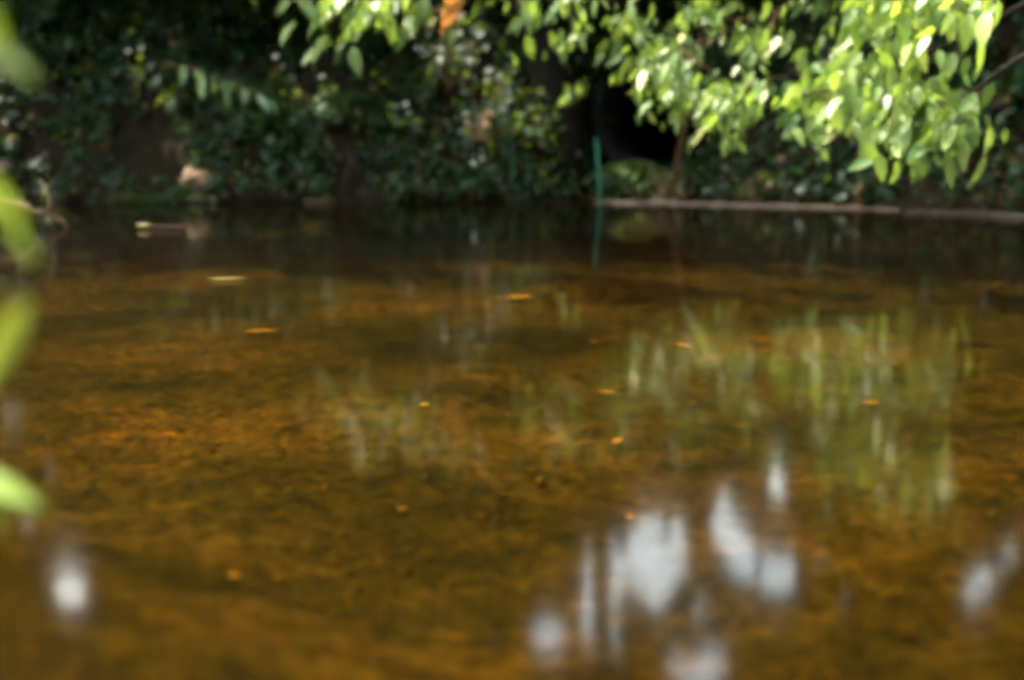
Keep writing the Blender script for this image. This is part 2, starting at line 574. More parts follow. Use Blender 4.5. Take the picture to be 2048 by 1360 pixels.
TREES = [(-6.6, 12.4, 9.5, 2.3, 'tall tree behind the bank, farthest left of the row'), (-4.0, 12.9, 10.5, 2.2, 'tall tree behind the bank, second from the left'),
         (-1.6, 12.3, 9.8, 2.1, 'tall tree behind the bank above the sunlit earth patch'), (3.6, 12.6, 9.3, 2.1, 'tall tree behind the bank right of the culvert pipe'),
         (6.2, 11.6, 10.2, 2.3, 'tall tree behind the bank at the far right'), (1.2, 14.2, 10.5, 2.4, 'tall tree standing farther back behind the culvert pipe'),
         (-9.3, 10.6, 9.5, 2.4, 'tall tree on the left shore beyond the edge of the picture')]
for i, (x, y, h, r, lab) in enumerate(TREES):
    tree(lab, x, y, h, r + .4, 360, 62, 100 + i, lsize=.20, lean=(.25 * math.sin(i * 1.7), -3.6 if i in (1, 2, 3, 5) else -2.2), low=2.6)
tree('thick black tree trunk beside the dark mouth of the culvert pipe', .62, 9.95, 8.5, 2.0, 200, 60, 131, lsize=.19, trunk_r=.155, low=2.6, lean=(-1.7, .3), name='dark_trunk_tree')

SHADE_TREES = [(-4.5, -3.0, 'unseen tall tree added behind the viewer to the left to hold back skylight'), (.5, -4.5, 'unseen tall tree added straight behind the viewer to hold back skylight'),
        (5.2, -3.2, 'unseen tall tree added behind the viewer to the right to hold back skylight'), (.8, -2.4, 'unseen broad tree added to close the sky above the viewer'), (9.2, 2.4, 'unseen tall tree added on the right shore to hold back skylight'), (-9.8, 1.0, 'unseen tall tree added on the left shore to hold back skylight')]
for i, (x, y, lab) in enumerate(SHADE_TREES):  # out of view, added to keep skylight off the far bank
    tree(lab, x, y, 11.5, 4.0, 340, 50, 190 + i, lsize=.28, low=1.0, name='unseen_shade_tree', group='unseen trees added to cut skylight')

tree('unseen broad tree added on the right shore to cut skylight over the pond', 8.6, 4.4, 13, 4.6, 420, 60, 231, trunk_r=.28, low=6.6, lean=(-5.0, .3), name='unseen_shade_tree', lsize=.26, group='unseen trees added to cut skylight')  # unseen crown added to block overhead sky without blocking the sun
UNDER = [(-8.0, 10.9, 'hazel thicket at the far left of the bank top'), (-5.3, 11.6, 'hazel thicket on the bank top above the brown hollow'), (-3.0, 11.7, 'hazel thicket on the bank top above the pale sprig'),
         (-.7, 11.8, 'hazel thicket on the bank top left of the black trunk'), (1.0, 12.1, 'hazel thicket on the bank top over the culvert'), (2.9, 11.5, 'hazel thicket on the bank top over the long slab'),
         (4.8, 10.6, 'hazel thicket on the bank top over the narrow slab'), (7.0, 9.4, 'hazel thicket at the far right of the bank top')]
for i, (x, y, lab) in enumerate(UNDER):
    tree(lab, x, y, 5.6 + .5 * math.sin(i * 2.3), 1.85, 260, 55, 160 + i, trunk_r=.06, low=1.9, name='hazel_thicket', lsize=.17, group='hazel thickets on the bank top')

# ------------------------------------------------------------------ concrete culvert and slabs
def culvert():
    c = at(1296, 232, 10.25)
    ro, ri, ln = .58, .52, 2.6
    axd = norm(np.array([.34, .94, 0.04]))
    root = thing('culvert_pipe', 'round grey concrete culvert pipe with a black opening above the mossy mound', 'culvert', c - np.array([0, 0, ro]))
    u = norm(np.cross(axd, [0, 0, 1])); w = np.cross(u, axd)
    n = 40
    prof = [(ri + .015, 0), (ri, .02), (ri, ln), (ro, ln), (ro, .02), (ro - .015, 0)]
    vs = []
    for r, t in prof:
        for j in range(n):
            a = 2 * math.pi * j / n
            vs.append(c + axd * t + (u * math.cos(a) + w * math.sin(a)) * r)
    fs = []
    m = len(prof)
    for i in range(m):
        for j in range(n):
            k = (j + 1) % n; i2 = (i + 1) % m
            fs.append((i * n + j, i2 * n + j, i2 * n + k, i * n + k))
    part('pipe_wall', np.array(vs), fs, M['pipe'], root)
    pv = [c + axd * (ln - .1) + (u * math.cos(a) + w * math.sin(a)) * (ri + .02) for a in np.linspace(0, 2 * math.pi, n, endpoint=False)]
    # earth and ivy heaped over the pipe
    rng = np.random.default_rng(12)
    cv, cf = [], []
    nt_, na = 14, 15
    for i in range(nt_):
        t = .10 + (ln + .3) * i / (nt_ - 1)
        for j in range(na):
            a = math.radians(-25 + 230 * j / (na - 1))
            r = ro + .02 + (.22 * sstep(np.array([t]), .1, .5)[0] + .03) * (1 + .5 * math.sin(3 * a + t * 4))
            cv.append(c + axd * t + (u * math.cos(a) + w * math.sin(a)) * r)
    for i in range(nt_ - 1):
        for j in range(na - 1):
            cf.append((i * na + j, i * na + j + 1, (i + 1) * na + j + 1, (i + 1) * na + j))
    part('earth_cover', np.array(cv), cf, M['soil'], root)
    nl = 3200
    tt = rng.uniform(.05, ln, nl); aa = np.radians(rng.uniform(-25, 205, nl))
    nr = u * np.cos(aa)[:, None] + w * np.sin(aa)[:, None]
    lp = c + axd * (tt[:, None] - .25 * rng.random((nl, 1))) + nr * (ro - .06 + rng.random((nl, 1)) * .42)
    L = rng.uniform(.05, .11, nl)
    lv, lf, lr = leaves(lp, norm(rng.normal(0, .5, (nl, 3)) + [0, -.4, -.6]), norm(nr + rng.normal(0, .4, (nl, 3))), L, L * .75, LEAF8, .12, rng=rng)
    part('ivy', lv, lf, M['ivy'], root, lr, kind='stuff')
    part('silted_end', np.array(pv), [tuple(range(n))], M['soil'], root, smooth=False)


culvert()


def slab(name, pix, ztop, thick, label, seed, mat='concrete'):
    rng = np.random.default_rng(seed)
    P = np.array([atz(a, b, ztop) for a, b in pix])
    # subdivide the outline and chip it a little
    pts = []
    for i in range(len(P)):
        q = P[(i + 1) % len(P)]
        k = max(2, int(np.linalg.norm(q - P[i]) / .12))
        for t in np.linspace(0, 1, k, endpoint=False):
            pts.append(P[i] + (q - P[i]) * t + np.append(rng.normal(0, .012, 2), 0))
    pts = np.array(pts); n = len(pts); c = pts.mean(0)
    ins = c + (pts - c) * np.array([.985, .97, 1])
    lo = pts - np.array([0, 0, thick])
    vs = np.concatenate([ins, pts - np.array([0, 0, .012]), lo])
    fs = [tuple(range(n))]
    for r in range(2):
        for j in range(n):
            k = (j + 1) % n
            fs.append((r * n + j, r * n + k, (r + 1) * n + k, (r + 1) * n + j))
    fs.append(tuple(reversed(range(2 * n, 3 * n))))
    return solo(name, vs, fs, M[mat], label, 'slab', c - np.array([0, 0, thick]), smooth=False)


slab('concrete_slab', [(1190, 402), (1450, 408), (1715, 413), (1800, 417), (1815, 409), (1740, 394.5), (1450, 396), (1300, 397.5)], .02, .05,
     'long flat grey concrete slab at the waterline below the hanging branch', 5)
slab('concrete_slab', [(1806, 421), (1920, 426), (2110, 436), (2110, 427), (1950, 419), (1850, 415)], .025, .06,
     'narrow dark concrete slab at the waterline running out at the right edge', 6, 'dimmed')

# ------------------------------------------------------------------ stakes
def stake(p_top, p_bot, d, r, label):
    a, b = at(*p_top, d), at(*p_bot, d)
    b = b + (b - a) * (.25 / np.linalg.norm(b - a))
    v, f = tube(np.array([a, a + (b - a) * .02, (a + b) / 2 + np.array([.008, 0, 0]), b]), np.array([r * .7, r, r, r]), 8)
    return solo('garden_stake', v, f, M['stake'], label, 'stake', b)


stake((1193, 278), (1199, 402), 9.3, .010, 'bright green upright stake in the water in front of the culvert')
stake((1026, 283), (1024, 375), 9.75, .010, 'thin dull green stake on the bank left of the black trunk')


# ------------------------------------------------------------------ ground cover and shrubs on the bank
def scatter_bank(n, xlo, xhi, smin, smax, rng):
    P = np.column_stack([rng.uniform(xlo, xhi, n * 6), rng.uniform(5.5, 13, n * 6)])
    s = sdf(P)
    P = P[(s > smin) & (s < smax)][:n]
    z = height(P)
    e = .04
    gxn = (height(P + [e, 0]) - height(P - [e, 0])) / (2 * e)
    gyn = (height(P + [0, e]) - height(P - [0, e])) / (2 * e)
    nr = norm(np.column_stack([-gxn, -gyn, np.ones(len(P))]))
    return np.column_stack([P, z]), nr


PIPE_C = at(1296, 232, 10.25)


def clear_pipe(P, r=.6):
    axd = norm(np.array([.34, .94, .04]))
    w = P - PIPE_C
    t = w @ axd
    dist = np.linalg.norm(w - np.clip(t, -1.2, 3)[:, None] * axd, axis=1)
    return dist > r


HOLLOWS = [(ground_at(975, 258), .16), (ground_at(395, 352), .13), (ground_at(300, 290), .42), (ground_at(340, 330), .30), (ground_at(1150, 340), .30), (ground_at(1180, 260), .35),
           (ground_at(1130, 200), .3), (ground_at(120, 200), .2)]


def hollow(P):
    k = np.ones(len(P), bool)
    for c, r in HOLLOWS:
        k &= np.linalg.norm((P - c) * np.array([1, .7, 1]), axis=1) > r * (1 + .3 * np.sin(P[:, 0] * 17 + P[:, 2] * 11))
    return k


def ground_cover():
    rng = np.random.default_rng(21)
    P, nr = scatter_bank(70000, -7.5, 7, .02, 3.2, rng)
    P = P + nr * rng.uniform(.0, 1, (len(P), 1)) ** 2 * .30
    # patchy: bare earth shows between the mats
    keep = (vnoise(P[:, :2], 2.6) + .7 * vnoise(P[:, :2], 6.0) + rng.normal(0, .25, len(P)) > -.45) & clear_pipe(P, .56) & hollow(P)
    P, nr = P[keep], nr[keep]
    n = len(P)
    ax = norm(np.array([0, -.5, -.6]) + rng.normal(0, .55, (n, 3)))
    nn = norm(nr + rng.normal(0, .45, (n, 3)))
    L = rng.uniform(.05, .115, n)
    v, f, r = leaves(P, ax, nn, L, L * .75, LEAF8, .12, rng=rng)
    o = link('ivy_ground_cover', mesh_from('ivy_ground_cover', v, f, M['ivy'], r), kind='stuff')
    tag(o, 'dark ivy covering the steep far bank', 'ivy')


ground_cover()


def shrub(label, px, py, d, hgt, rad, ntw, per, L, mat, seed, lean=-.5, name='leafy_shrub', cat='shrub', wr=.5, group='shrubs on the far bank', droop=.5):
    rng = np.random.default_rng(seed)
    b = at(px, py, d)
    base = on_ground(b[0], b[1]) if sdf(np.array([b[:2]]))[0] > 0 else b
    root = thing(name, label, cat, base, group)
    u = rng.normal(0, 1, (ntw, 3)); u[:, 2] = np.abs(u[:, 2]) * .9 + .25
    u = norm(u) * rng.uniform(.55, 1.05, (ntw, 1))
    tips = base + u * np.array([rad, rad * .8, hgt]) + np.array([0, lean * rad * .6, 0])
    stems, P, A = [], [], []
    for t in tips:
        c = bez(base + wob(3, .03, rng) * [1, 1, .2], base + (t - base) * np.array([.35, .35, .75]), t, 9)
        c[-1, 2] -= .05 * hgt
        stems.append(tube(c[::2], np.linspace(.010, .003, 5), 4))
        k = rng.uniform(.3, 1, per) ** .8
        idx = k * 8
        i0 = np.clip(idx.astype(int), 0, 7); fr = (idx - i0)[:, None]
        P.append(c[i0] * (1 - fr) + c[i0 + 1] * fr + wob((per, 3), .045, rng))
        A.append(norm(np.repeat((c[-1] - c[-3])[None], per, 0)))
    P, A = np.concatenate(P), np.concatenate(A)
    keep = clear_pipe(P) & carve(P, tmin=.15)
    P, A = P[keep], A[keep]
    n = len(P)
    ax = norm(A * .8 + rng.normal(0, .7, (n, 3)) + np.array([0, 0, -droop]))
    nn = norm(np.array([0, -.25, .9]) + rng.normal(0, .45, (n, 3)))
    LL = L * rng.uniform(.65, 1.2, n)
    v, f, r = leaves(P, ax, nn, LL, LL * wr, LEAF8, .15, rng=rng)
    part('stems', *join(stems), M['twig'], root)
    part('foliage', v, f, M[mat], root, r, kind='stuff')
    return root


SHRUBS = [
    # px, py(base), depth, height, radius, twigs, per, leaf, mat, label
    (60, 330, 10.2, .9, .75, 46, 16, .11, 'shrub', 'green shrub on the bank behind the lime leaves at the left edge'),
    (300, 160, 11.2, 1.0, .8, 46, 16, .10, 'ivy', 'dark shrub high on the bank above the brown earth hollow'),
    (560, 200, 10.9, .9, .75, 46, 18, .09, 'ivy', 'dark ivy bush high on the bank right of the pale drooping sprig'),
    (560, 370, 10.0, .55, .5, 34, 16, .10, 'shrub', 'green shrub at the waterline right of the pale clay patch'),
    (680, 350, 10.0, .5, .45, 30, 15, .07, 'shrub', 'small-leaved shrub at the waterline left of the fern'),
    (800, 230, 10.8, .8, .65, 44, 18, .08, 'ivy', 'dark small-leaved bush above the fern on the bank'),
    (770, 70, 11.4, 1.0, .8, 40, 16, .09, 'ivy', 'dark bush high on the bank behind the pale hanging leaf cluster'),
    (890, 320, 10.2, .5, .45, 34, 16, .07, 'shrub', 'small-leaved shrub directly below the sunlit earth patch'),
    (1060, 310, 10.0, .6, .5, 44, 17, .08, 'shrub', 'sunlit leafy shrub between the sunlit earth patch and the black trunk'),
    (1010, 130, 10.9, .9, .7, 44, 17, .08, 'ivy', 'dark bush above the sunlit earth patch'),
    (1480, 330, 9.9, .6, .5, 36, 16, .09, 'ivy', 'dark shrub on the bank right of the culvert behind the dry grass'),
    (1650, 350, 9.6, .65, .6, 44, 16, .08, 'ivy', 'dark shrub behind the middle of the long slab'),
    (1880, 360, 9.2, .7, .6, 44, 16, .09, 'ivy', 'dark shrub behind the narrow slab under the yellow leaf cluster'),
    (1980, 230, 9.6, 1.2, .8, 50, 16, .10, 'shrub', 'tall dark shrub filling the right edge above the narrow slab'),
    (1700, 150, 10.4, 1.1, .8, 50, 16, .10, 'ivy', 'dark bush on the upper bank behind the hanging branch'),
    (150, 60, 11.5, 1.1, .9, 46, 16, .11, 'ivy', 'dark bush at the upper left top of the bank'),
    (2030, 400, 8.6, .45, .45, 30, 15, .08, 'shrub', 'low shrub overhanging the narrow slab at the right edge'),
]
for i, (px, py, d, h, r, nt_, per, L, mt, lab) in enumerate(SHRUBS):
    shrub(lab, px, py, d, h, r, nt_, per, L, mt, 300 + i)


# moss mound beneath the pipe
def mound():
    rng = np.random.default_rng(55)
    c = at(1262, 392, 10.05)
    root = thing('mossy_mound', 'green mossy mound under the culvert mouth beside the green stake', 'mound', c)
    n1, n2 = 26, 10
    vs, fs = [], []
    for i in range(n2):
        ph = i / (n2 - 1) * math.pi / 2
        for j in range(n1):
            a = 2 * math.pi * j / n1
            r = math.cos(ph)
            w = 1 + .10 * math.sin(3 * a + i) + .06 * math.sin(7 * a)
            vs.append(c + np.array([math.cos(a) * r * .48 * w, math.sin(a) * r * .36 * w, math.sin(ph) * .33 * w - .05]))
    for i in range(n2 - 1):
        for j in range(n1):
            k = (j + 1) % n1
            fs.append((i * n1 + j, i * n1 + k, (i + 1) * n1 + k, (i + 1) * n1 + j))
    part('earth', np.array(vs), fs, M['soil'], root)
    n = 2200
    a = rng.uniform(0, 6.28, n); ph = np.arcsin(rng.random(n))
    nr = np.column_stack([np.cos(a) * np.cos(ph), np.sin(a) * np.cos(ph), np.sin(ph)])
    P = c + nr * np.array([.50, .37, .36]) + np.array([0, 0, -.04])
    L = rng.uniform(.03, .06, n)
    v, f, r = leaves(P, norm(nr * .4 + rng.normal(0, .6, (n, 3))), norm(nr + rng.normal(0, .4, (n, 3))), L, L * .7, LEAF4, .1, rng=rng)
    part('moss', v, f, M['moss'], root, r, kind='stuff')


mound()


# ferns
def fern(label, px, py, d, length, nf, seed):
    rng = np.random.default_rng(seed)
    b = at(px, py, d); base = on_ground(b[0], b[1])
    root = thing('fern', label, 'fern', base, 'ferns on the bank')
    for k in range(nf):
        a = math.pi * (1.0 + (k + .5) / nf) + rng.normal(0, .15)
        dr = np.array([math.cos(a), math.sin(a) * .7, 0])
        ln = length * rng.uniform(.75, 1.1)
        c = bez(base, base + dr * ln * .3 + np.array([0, 0, ln * .75]), base + dr * ln * .95 + np.array([0, 0, ln * .25]), 16)
        tg = norm(np.gradient(c, axis=0))
        side = norm(np.cross(tg, [0, 0, 1]))
        prof = np.sin(np.linspace(.25, math.pi, 16)) ** .8
        P, A, LL = [], [], []
        for i in range(2, 16):
            for s in (-1, 1):
                P.append(c[i]); A.append(side[i] * s + tg[i] * .5 + np.array([0, 0, -.2])); LL.append(max(.02, prof[i] * ln * .26))
        LL = np.array(LL)
        v, f, r = leaves(np.array(P), np.array(A), np.repeat(np.array([[0, -.1, 1.]]), len(P), 0), LL, LL * .32, LEAF4, .15, rng=rng)
        v2, f2 = tube(c[::3], np.linspace(.005, .002, 6), 4)
        V, Fc = join([(v, f), (v2, f2)])
        part('frond', V, Fc, M['shrub'], root, np.concatenate([r, np.full(len(v2), .3)]))


fern('fern with arching fronds on the bank below the sunlit earth patch', 800, 345, 9.95, .42, 8, 71)
fern('broad fern near the waterline left of the middle of the bank', 520, 350, 9.9, .45, 8, 72)
fern('fern hanging above the brown earth hollow at the left', 210, 260, 10.2, .5, 7, 73)


# grass tufts
def tuft(label, px, py, d, n, hgt, spread, mat, seed, cat='grass', name='grass_tuft', arch=.5):
    rng = np.random.default_rng(seed)
    b = at(px, py, d); base = on_ground(b[0], b[1]) if sdf(np.array([b[:2]]))[0] > -.05 else b
    V, Fc, R = [], [], []
    off = 0
    for i in range(n):
        a = rng.uniform(0, 6.28)
        dr = np.array([math.cos(a), math.sin(a) * .7 - .3, 0])
        st = base + np.array([rng.normal(0, spread * .3), rng.normal(0, spread * .2), 0])
        h = hgt * rng.uniform(.5, 1.1)
        c = bez(st, st + dr * spread * .3 + np.array([0, 0, h]), st + dr * spread * rng.uniform(.6, 1.3) + np.array([0, 0, h * (1 - arch * rng.uniform(.5, 1.6))]), 6)
        sd = norm(np.cross(c[-1] - c[0], [0.2, 1, .3])) * .005
        w = np.array([1, 1, .9, .7, .45, .1])[:, None]
        V.append(np.concatenate([c + sd * w, c - sd * w]))
        for q in range(5):
            Fc.append((off + q, off + q + 1, off + 7 + q, off + 6 + q))
        R.append(np.full(12, rng.random())); off += 12
    return solo(name, np.concatenate(V), Fc, M[mat], label, cat, base, np.concatenate(R))


tuft('bluish green grass tuft behind the right end of the long slab', 1810, 395, 9.0, 70, .40, .30, 'grass', 81)
tuft('dry straw coloured grass hanging over the bank behind the long slab', 1490, 372, 9.3, 46, .34, .30, 'straw', 82, arch=.9)
tuft('sparse dry stalks leaning beside the culvert mound', 1345, 392, 9.4, 16, .36, .2, 'straw', 83)
tuft('short grass at the waterline under the left bank', 300, 396, 9.45, 60, .14, .3, 'grass', 84)
tuft('short grass at the waterline below the fern', 860, 394, 9.65, 50, .12, .3, 'grass', 85)


# pale rocks and earth patches
def lump(name, label, cat, c, R, mat, seed, n1=18, n2=12):
    rng = np.random.default_rng(seed)
    ph = rng.uniform(0, 6.28, 8)
    vs, fs = [], []
    for i in range(n2 + 1):
        la = math.pi * (i / n2 - .5)
        for j in range(n1):
            a = 2 * math.pi * j / n1
            d = np.array([math.cos(a) * math.cos(la), math.sin(a) * math.cos(la), math.sin(la)])
            w = 1 + .12 * math.sin(3.1 * d[0] * 2 + ph[0]) + .10 * math.sin(4.3 * d[2] * 2 + ph[1]) + .08 * math.sin(5 * d[1] * 2 + ph[2]) + .05 * math.sin(11 * d[0] + 9 * d[2] + ph[3])
            vs.append(c + d * np.asarray(R) * w)
    for i in range(n2):
        for j in range(n1):
            k = (j + 1) % n1
            fs.append((i * n1 + j, i * n1 + k, (i + 1) * n1 + k, (i + 1) * n1 + j))
    return solo(name, np.array(vs), fs, M[mat], label, cat, c - np.array([0, 0, R[2]]))


lump('earth_patch', 'sunlit pinkish bare earth showing through the ivy on the middle of the bank', 'earth', ground_at(975, 262), (.20, .12, .16), 'clay', 91)
lump('earth_patch', 'pale clay hump in the brown hollow just above the left waterline', 'earth', ground_at(395, 356) + np.array([0, .06, -.05]), (.22, .14, .13), 'clay', 92)
lump('shore_stone', 'flat reddish stone at the waterline left of the middle', 'stone', at(640, 401, 9.5), (.16, .08, .02), 'rock', 93)
lump('shore_stone', 'small pale stone on the shore at the left edge', 'stone', at(6, 335, 9.3), (.06, .06, .06), 'rock', 94)


# ------------------------------------------------------------------ sprigs on the bank
def leaf_obj_mesh(name, L, W, mat, rng, fold=.22, droop=.2):
    """one well shaped leaf, base at the origin, along +X, face up +Z"""
    n = 9
    t = np.linspace(0, 1, n)
    w = W * .5 * np.sin(np.pi * t ** .8) ** .85 * (1 - .25 * t)
    w[0] = W * .02; w[-1] = 0
    z = -droop * L * t ** 2
    mid = np.column_stack([t * L, np.zeros(n), z])
    vs = [mid]
    for s in (-1, 1):
        wav = np.sin(t * 17 + rng.random() * 6) * W * .025
        vs.append(np.column_stack([t * L, s * w, z + fold * w + wav]))
    v = np.concatenate(vs)
    fs = []
    for i in range(n - 1):
        fs.append((i, i + 1, n + i + 1, n + i)); fs.append((i, 2 * n + i, 2 * n + i + 1, i + 1))
    return mesh_from(name, v, fs, mat, np.full(len(v), rng.random()))


def place_leaf(me, pos, axis, nrm, scale, parent, off, name='leaf'):
    a = norm(axis); b = norm(np.cross(nrm, a)); c = np.cross(a, b)
    Mx = Matrix(((a[0], b[0], c[0], 0), (a[1], b[1], c[1], 0), (a[2], b[2], c[2], 0), (0, 0, 0, 1)))
    o = link(name, me, parent)
    o.matrix_local = Matrix.Translation(Vector([float(q) for q in (np.asarray(pos) - off)])) @ Mx @ Matrix.Scale(float(scale), 4)
    return o


_r = np.random.default_rng(61)
LM_HANG = [leaf_obj_mesh('hanging_leaf', .15, .062, M['hang'], _r, droop=_r.uniform(.05, .35)) for _ in range(10)]
LM_LIME = [leaf_obj_mesh('lime_leaf', .10, .045, M['lime'], _r, droop=_r.uniform(.1, .3)) for _ in range(6)]
LM_PALE = [leaf_obj_mesh('pale_leaf', .14, .055, M['pale'], _r, droop=_r.uniform(.1, .35)) for _ in range(6)]
LM_ORANGE = [leaf_obj_mesh('orange_leaf', .15, .06, M['orange'], _r, droop=.2)]


def sprig(label, p0, p1, p2, d, meshes, n, size, seed, fall=.7, name='leafy_sprig'):
    rng = np.random.default_rng(seed)
    a, b, c = at(*p0, d), at(*p1, d - .1), at(*p2, d - .2)
    root = thing(name, label, 'sprig', a)
    cu = bez(a, b, c, 12)
    part('stem', *tube(cu, np.linspace(.009, .003, 12), 5), M['twig'], root)
    for i in range(n):
        k = .35 + .65 * i / max(1, n - 1)
        q = cu[min(11, int(k * 11))]
        ax = norm((cu[-1] - cu[-4])) * .5 + rng.normal(0, .55, 3) + np.array([0, -.2, -fall])
        place_leaf(meshes[rng.integers(len(meshes))], q + wob(3, .02, rng), ax, norm(np.array([0, -.3, .8]) + rng.normal(0, .3, 3)), size * rng.uniform(.7, 1.15), root, a)


sprig('pale drooping sprig with large leaves on the left bank', (330, 130), (400, 130), (545, 200), 9.0, LM_PALE, 14, 1.35, 401)
sprig('small sunlit yellow-green sprig in front of the black trunk', (1108, 245), (1120, 190), (1170, 165), 9.3, LM_LIME, 22, .95, 402, .5)

# slim leaning tree beside the culvert
sl = thing('leaning_sapling', 'slim pale brown sapling leaning beside the culvert behind the hanging leaves', 'sapling', at(1340, 392, 9.35))
cu = bez(at(1340, 396, 9.35), at(1362, 290, 9.3), at(1398, 110, 9.3), 12)
cu = np.concatenate([cu, bez(cu[-1], at(1410, 20, 9.4), at(1430, -160, 9.6), 6)[1:]])
part('trunk', *tube(cu, np.linspace(.03, .018, len(cu)), 8), M['twig'], sl)
_tw = bez(cu[9], at(1330, 120, 9.2), at(1290, 60, 9.1), 6)
part('twig', *tube(_tw, np.linspace(.012, .004, 6), 5), M['twig'], sl)
_rng = np.random.default_rng(62)
for i in range(14):
    q = _tw[_rng.integers(2, 6)] + wob(3, .06, _rng)
    place_leaf(LM_HANG[_rng.integers(10)], q, _rng.normal(0, .5, 3) + [0, -.1, -.8], norm(np.array([0, -.5, .6]) + _rng.normal(0, .3, 3)), .7, sl, bpy_offsets[sl.name])


# ------------------------------------------------------------------ overhanging tree, rooted on the right shore
def overhang():
    rng = np.random.default_rng(63)
    base = on_ground(6.0, 7.6)
    root = thing('overhanging_tree', 'tree on the right shore whose bright drooping leafy branches hang over the water', 'tree', base)
    tr = bez(base - [0, 0, .1], base + [-.2, -.1, 2.0], base + [-.8, -.4, 4.6], 10)
    part('trunk', *tube(tr, np.linspace(.17, .08, 10), 9), M['bark'], root)
    K = lambda px, py, d: at(px, py, d)
    # (start on trunk idx, control, end, leaves, leaf scale, meshes, spread)
    br = [
        (4, (1900, -120, 6.8), (1150, 20, 6.9), 46, 1.0, .20, .16, 15),
        (4, (1800, -40, 6.7), (1270, 140, 6.8), 56, 1.0, .22, .20, 17),
        (3, (1850, 110, 6.4), (1430, 185, 6.6), 50, 1.0, .20, .18, 19),
        (3, (1920, 150, 6.0), (1600, 185, 6.2), 42, 1.1, .18, .08, 19),
        (3, (2080, 100, 5.5), (1850, 235, 5.4), 46, 1.35, .12, .12, 23),
        (5, (2050, -90, 5.4), (1790, 0, 5.2), 36, 1.4, .16, .10, 19),
        (6, (1500, -330, 7.0), (700, 0, 7.2), 24, 1.7, .10, .09, 22),
        (6, (1650, -250, 7.0), (1050, 10, 7.0), 14, 1.2, .12, .10, 21),
    ]
    extraP, extraA, extraN, extraL = [], [], [], []
    for bi, (ti, c, e, nl, sc, sx, sz, i0) in enumerate(br):
        s = tr[ti]; cu = bez(s, K(*c), K(*e), 26)
        cu[5:] += np.cumsum(rng.normal(0, .006, (21, 3)), 0)
        bo = part('branch', *tube(cu, np.linspace(.032, .004, 26), 6), M['bark'], root)
        nn_ = max(5, nl // 5)
        kn = np.clip(i0 + (25.99 - i0) * (np.arange(nn_) / (nn_ - 1)) ** .75, 0, 25).astype(int)
        node = cu[kn] + np.column_stack([rng.normal(0, sx, nn_), rng.normal(0, sx, nn_), -np.minimum(np.abs(rng.normal(0, sz, nn_)), 1.7 * sz)])
        for q0, q1 in zip(cu[kn], node):
            part('twig', *tube(bez(q0, (q0 + q1) / 2 + [0, 0, .05], q1, 5), np.linspace(.005, .002, 5), 4), M['twig'], root, parent=bo)
        for i in range(nl):
            q = node[i % nn_] + rng.normal(0, .055, 3) * sc + [0, 0, .05]
            ax = np.array([rng.normal(-.2, .55), rng.normal(-.15, .5), -.9])
            nn = norm(np.array([rng.normal(0, .7), -.6, .5 + rng.normal(0, .4)]))
            place_leaf(LM_LIME[rng.integers(6)] if bi == 5 else LM_HANG[rng.integers(10)], q, ax, nn, (1.2 if bi == 5 else 1) * sc * rng.uniform(.4, 1.2), bo, base)
        m = int(nl * 3.6)
        kk = rng.integers(0, nn_, m)
        extraP.append(node[kk] + np.column_stack([rng.normal(0, .10 * sc, m), rng.uniform(.0, .35, m), rng.normal(.08, .085 * sc, m)]))
        extraA.append(np.column_stack([rng.normal(-.2, .6, m), rng.normal(-.15, .5, m), -.9 * np.ones(m)]))
        extraN.append(np.column_stack([rng.normal(0, .5, m), np.full(m, -.75), np.full(m, .45)]))
        extraL.append(.13 * sc * rng.uniform(.35, 1.15, m))
    L = np.concatenate(extraL)
    v, f, r = leaves(np.concatenate(extraP), np.concatenate(extraA), np.concatenate(extraN), L, L * .42, LEAF8, .15, rng=rng)
    part('foliage', v, f, M['hang'], root, r, kind='stuff')
    o = place_leaf(LM_ORANGE[0], at(920, -30, 7.1), at(888, 60, 7.05) - at(920, -30, 7.1), np.array([.3, -.9, .2]), 2.3, root, base, 'withered_leaf')
    o['label'] = 'withered orange leaf'


overhang()


# ------------------------------------------------------------------ shrub on the near shore, beside the camera
def near_shrub():
    rng = np.random.default_rng(64)
    base = on_ground(-.95, .80)
    root = thing('near_shrub', 'blurred lime green leaves of a shrub close to the lens at the left edge', 'shrub', base)
    specs = [  # base px, tip px, depth, width/length, normal, material
        ((-90, 60), (86, 152), .66, .34, (.1, -.35, .9), 'lime'),
        ((-60, -20), (10, 130), .66, .4, (.6, -.5, .6), 'shrub'),
        ((-80, 330), (45, 450), .66, .36, (.1, -.7, .6), 'lime'),
        ((0, 420), (75, 530), .66, .14, (.2, -.9, .3), 'hang'),
        ((62, 600), (-60, 800), .66, .26, (.1, -.9, .3), 'shrub'),
        ((-130, 930), (88, 998), .70, .34, (.05, -.35, .9), 'lime'),
        ((-100, 980), (20, 1060), .68, .3, (.2, -.8, .4), 'shrub'),
    ]
    off = base
    jt = at(-150, 700, .88)
    st = bez(base, base + [.05, .05, .3], jt, 8)
    st = np.concatenate([st, bez(jt, at(-140, 300, .86), at(-120, -200, .82), 12)[1:]])
    part('stem', *tube(st, np.linspace(.007, .003, len(st)), 6), M['stem'], root)
    for a, b, d, wr, nn, lm in specs:
        d *= 1.35
        p, q = at(*a, d), at(*b, d)
        L = np.linalg.norm(q - p)
        me = leaf_obj_mesh('near_leaf', L, L * wr, M[lm], rng, .25, .12)
        place_leaf(me, p, q - p, np.array(nn), 1, root, off)
        j = st[np.argmin(np.linalg.norm(st - p, axis=1))]
        part('leaf_stalk', *tube(np.array([j, (j + p) / 2 + [0, 0, .004], p]), .0015, 5), M['stem'], root)


near_shrub()


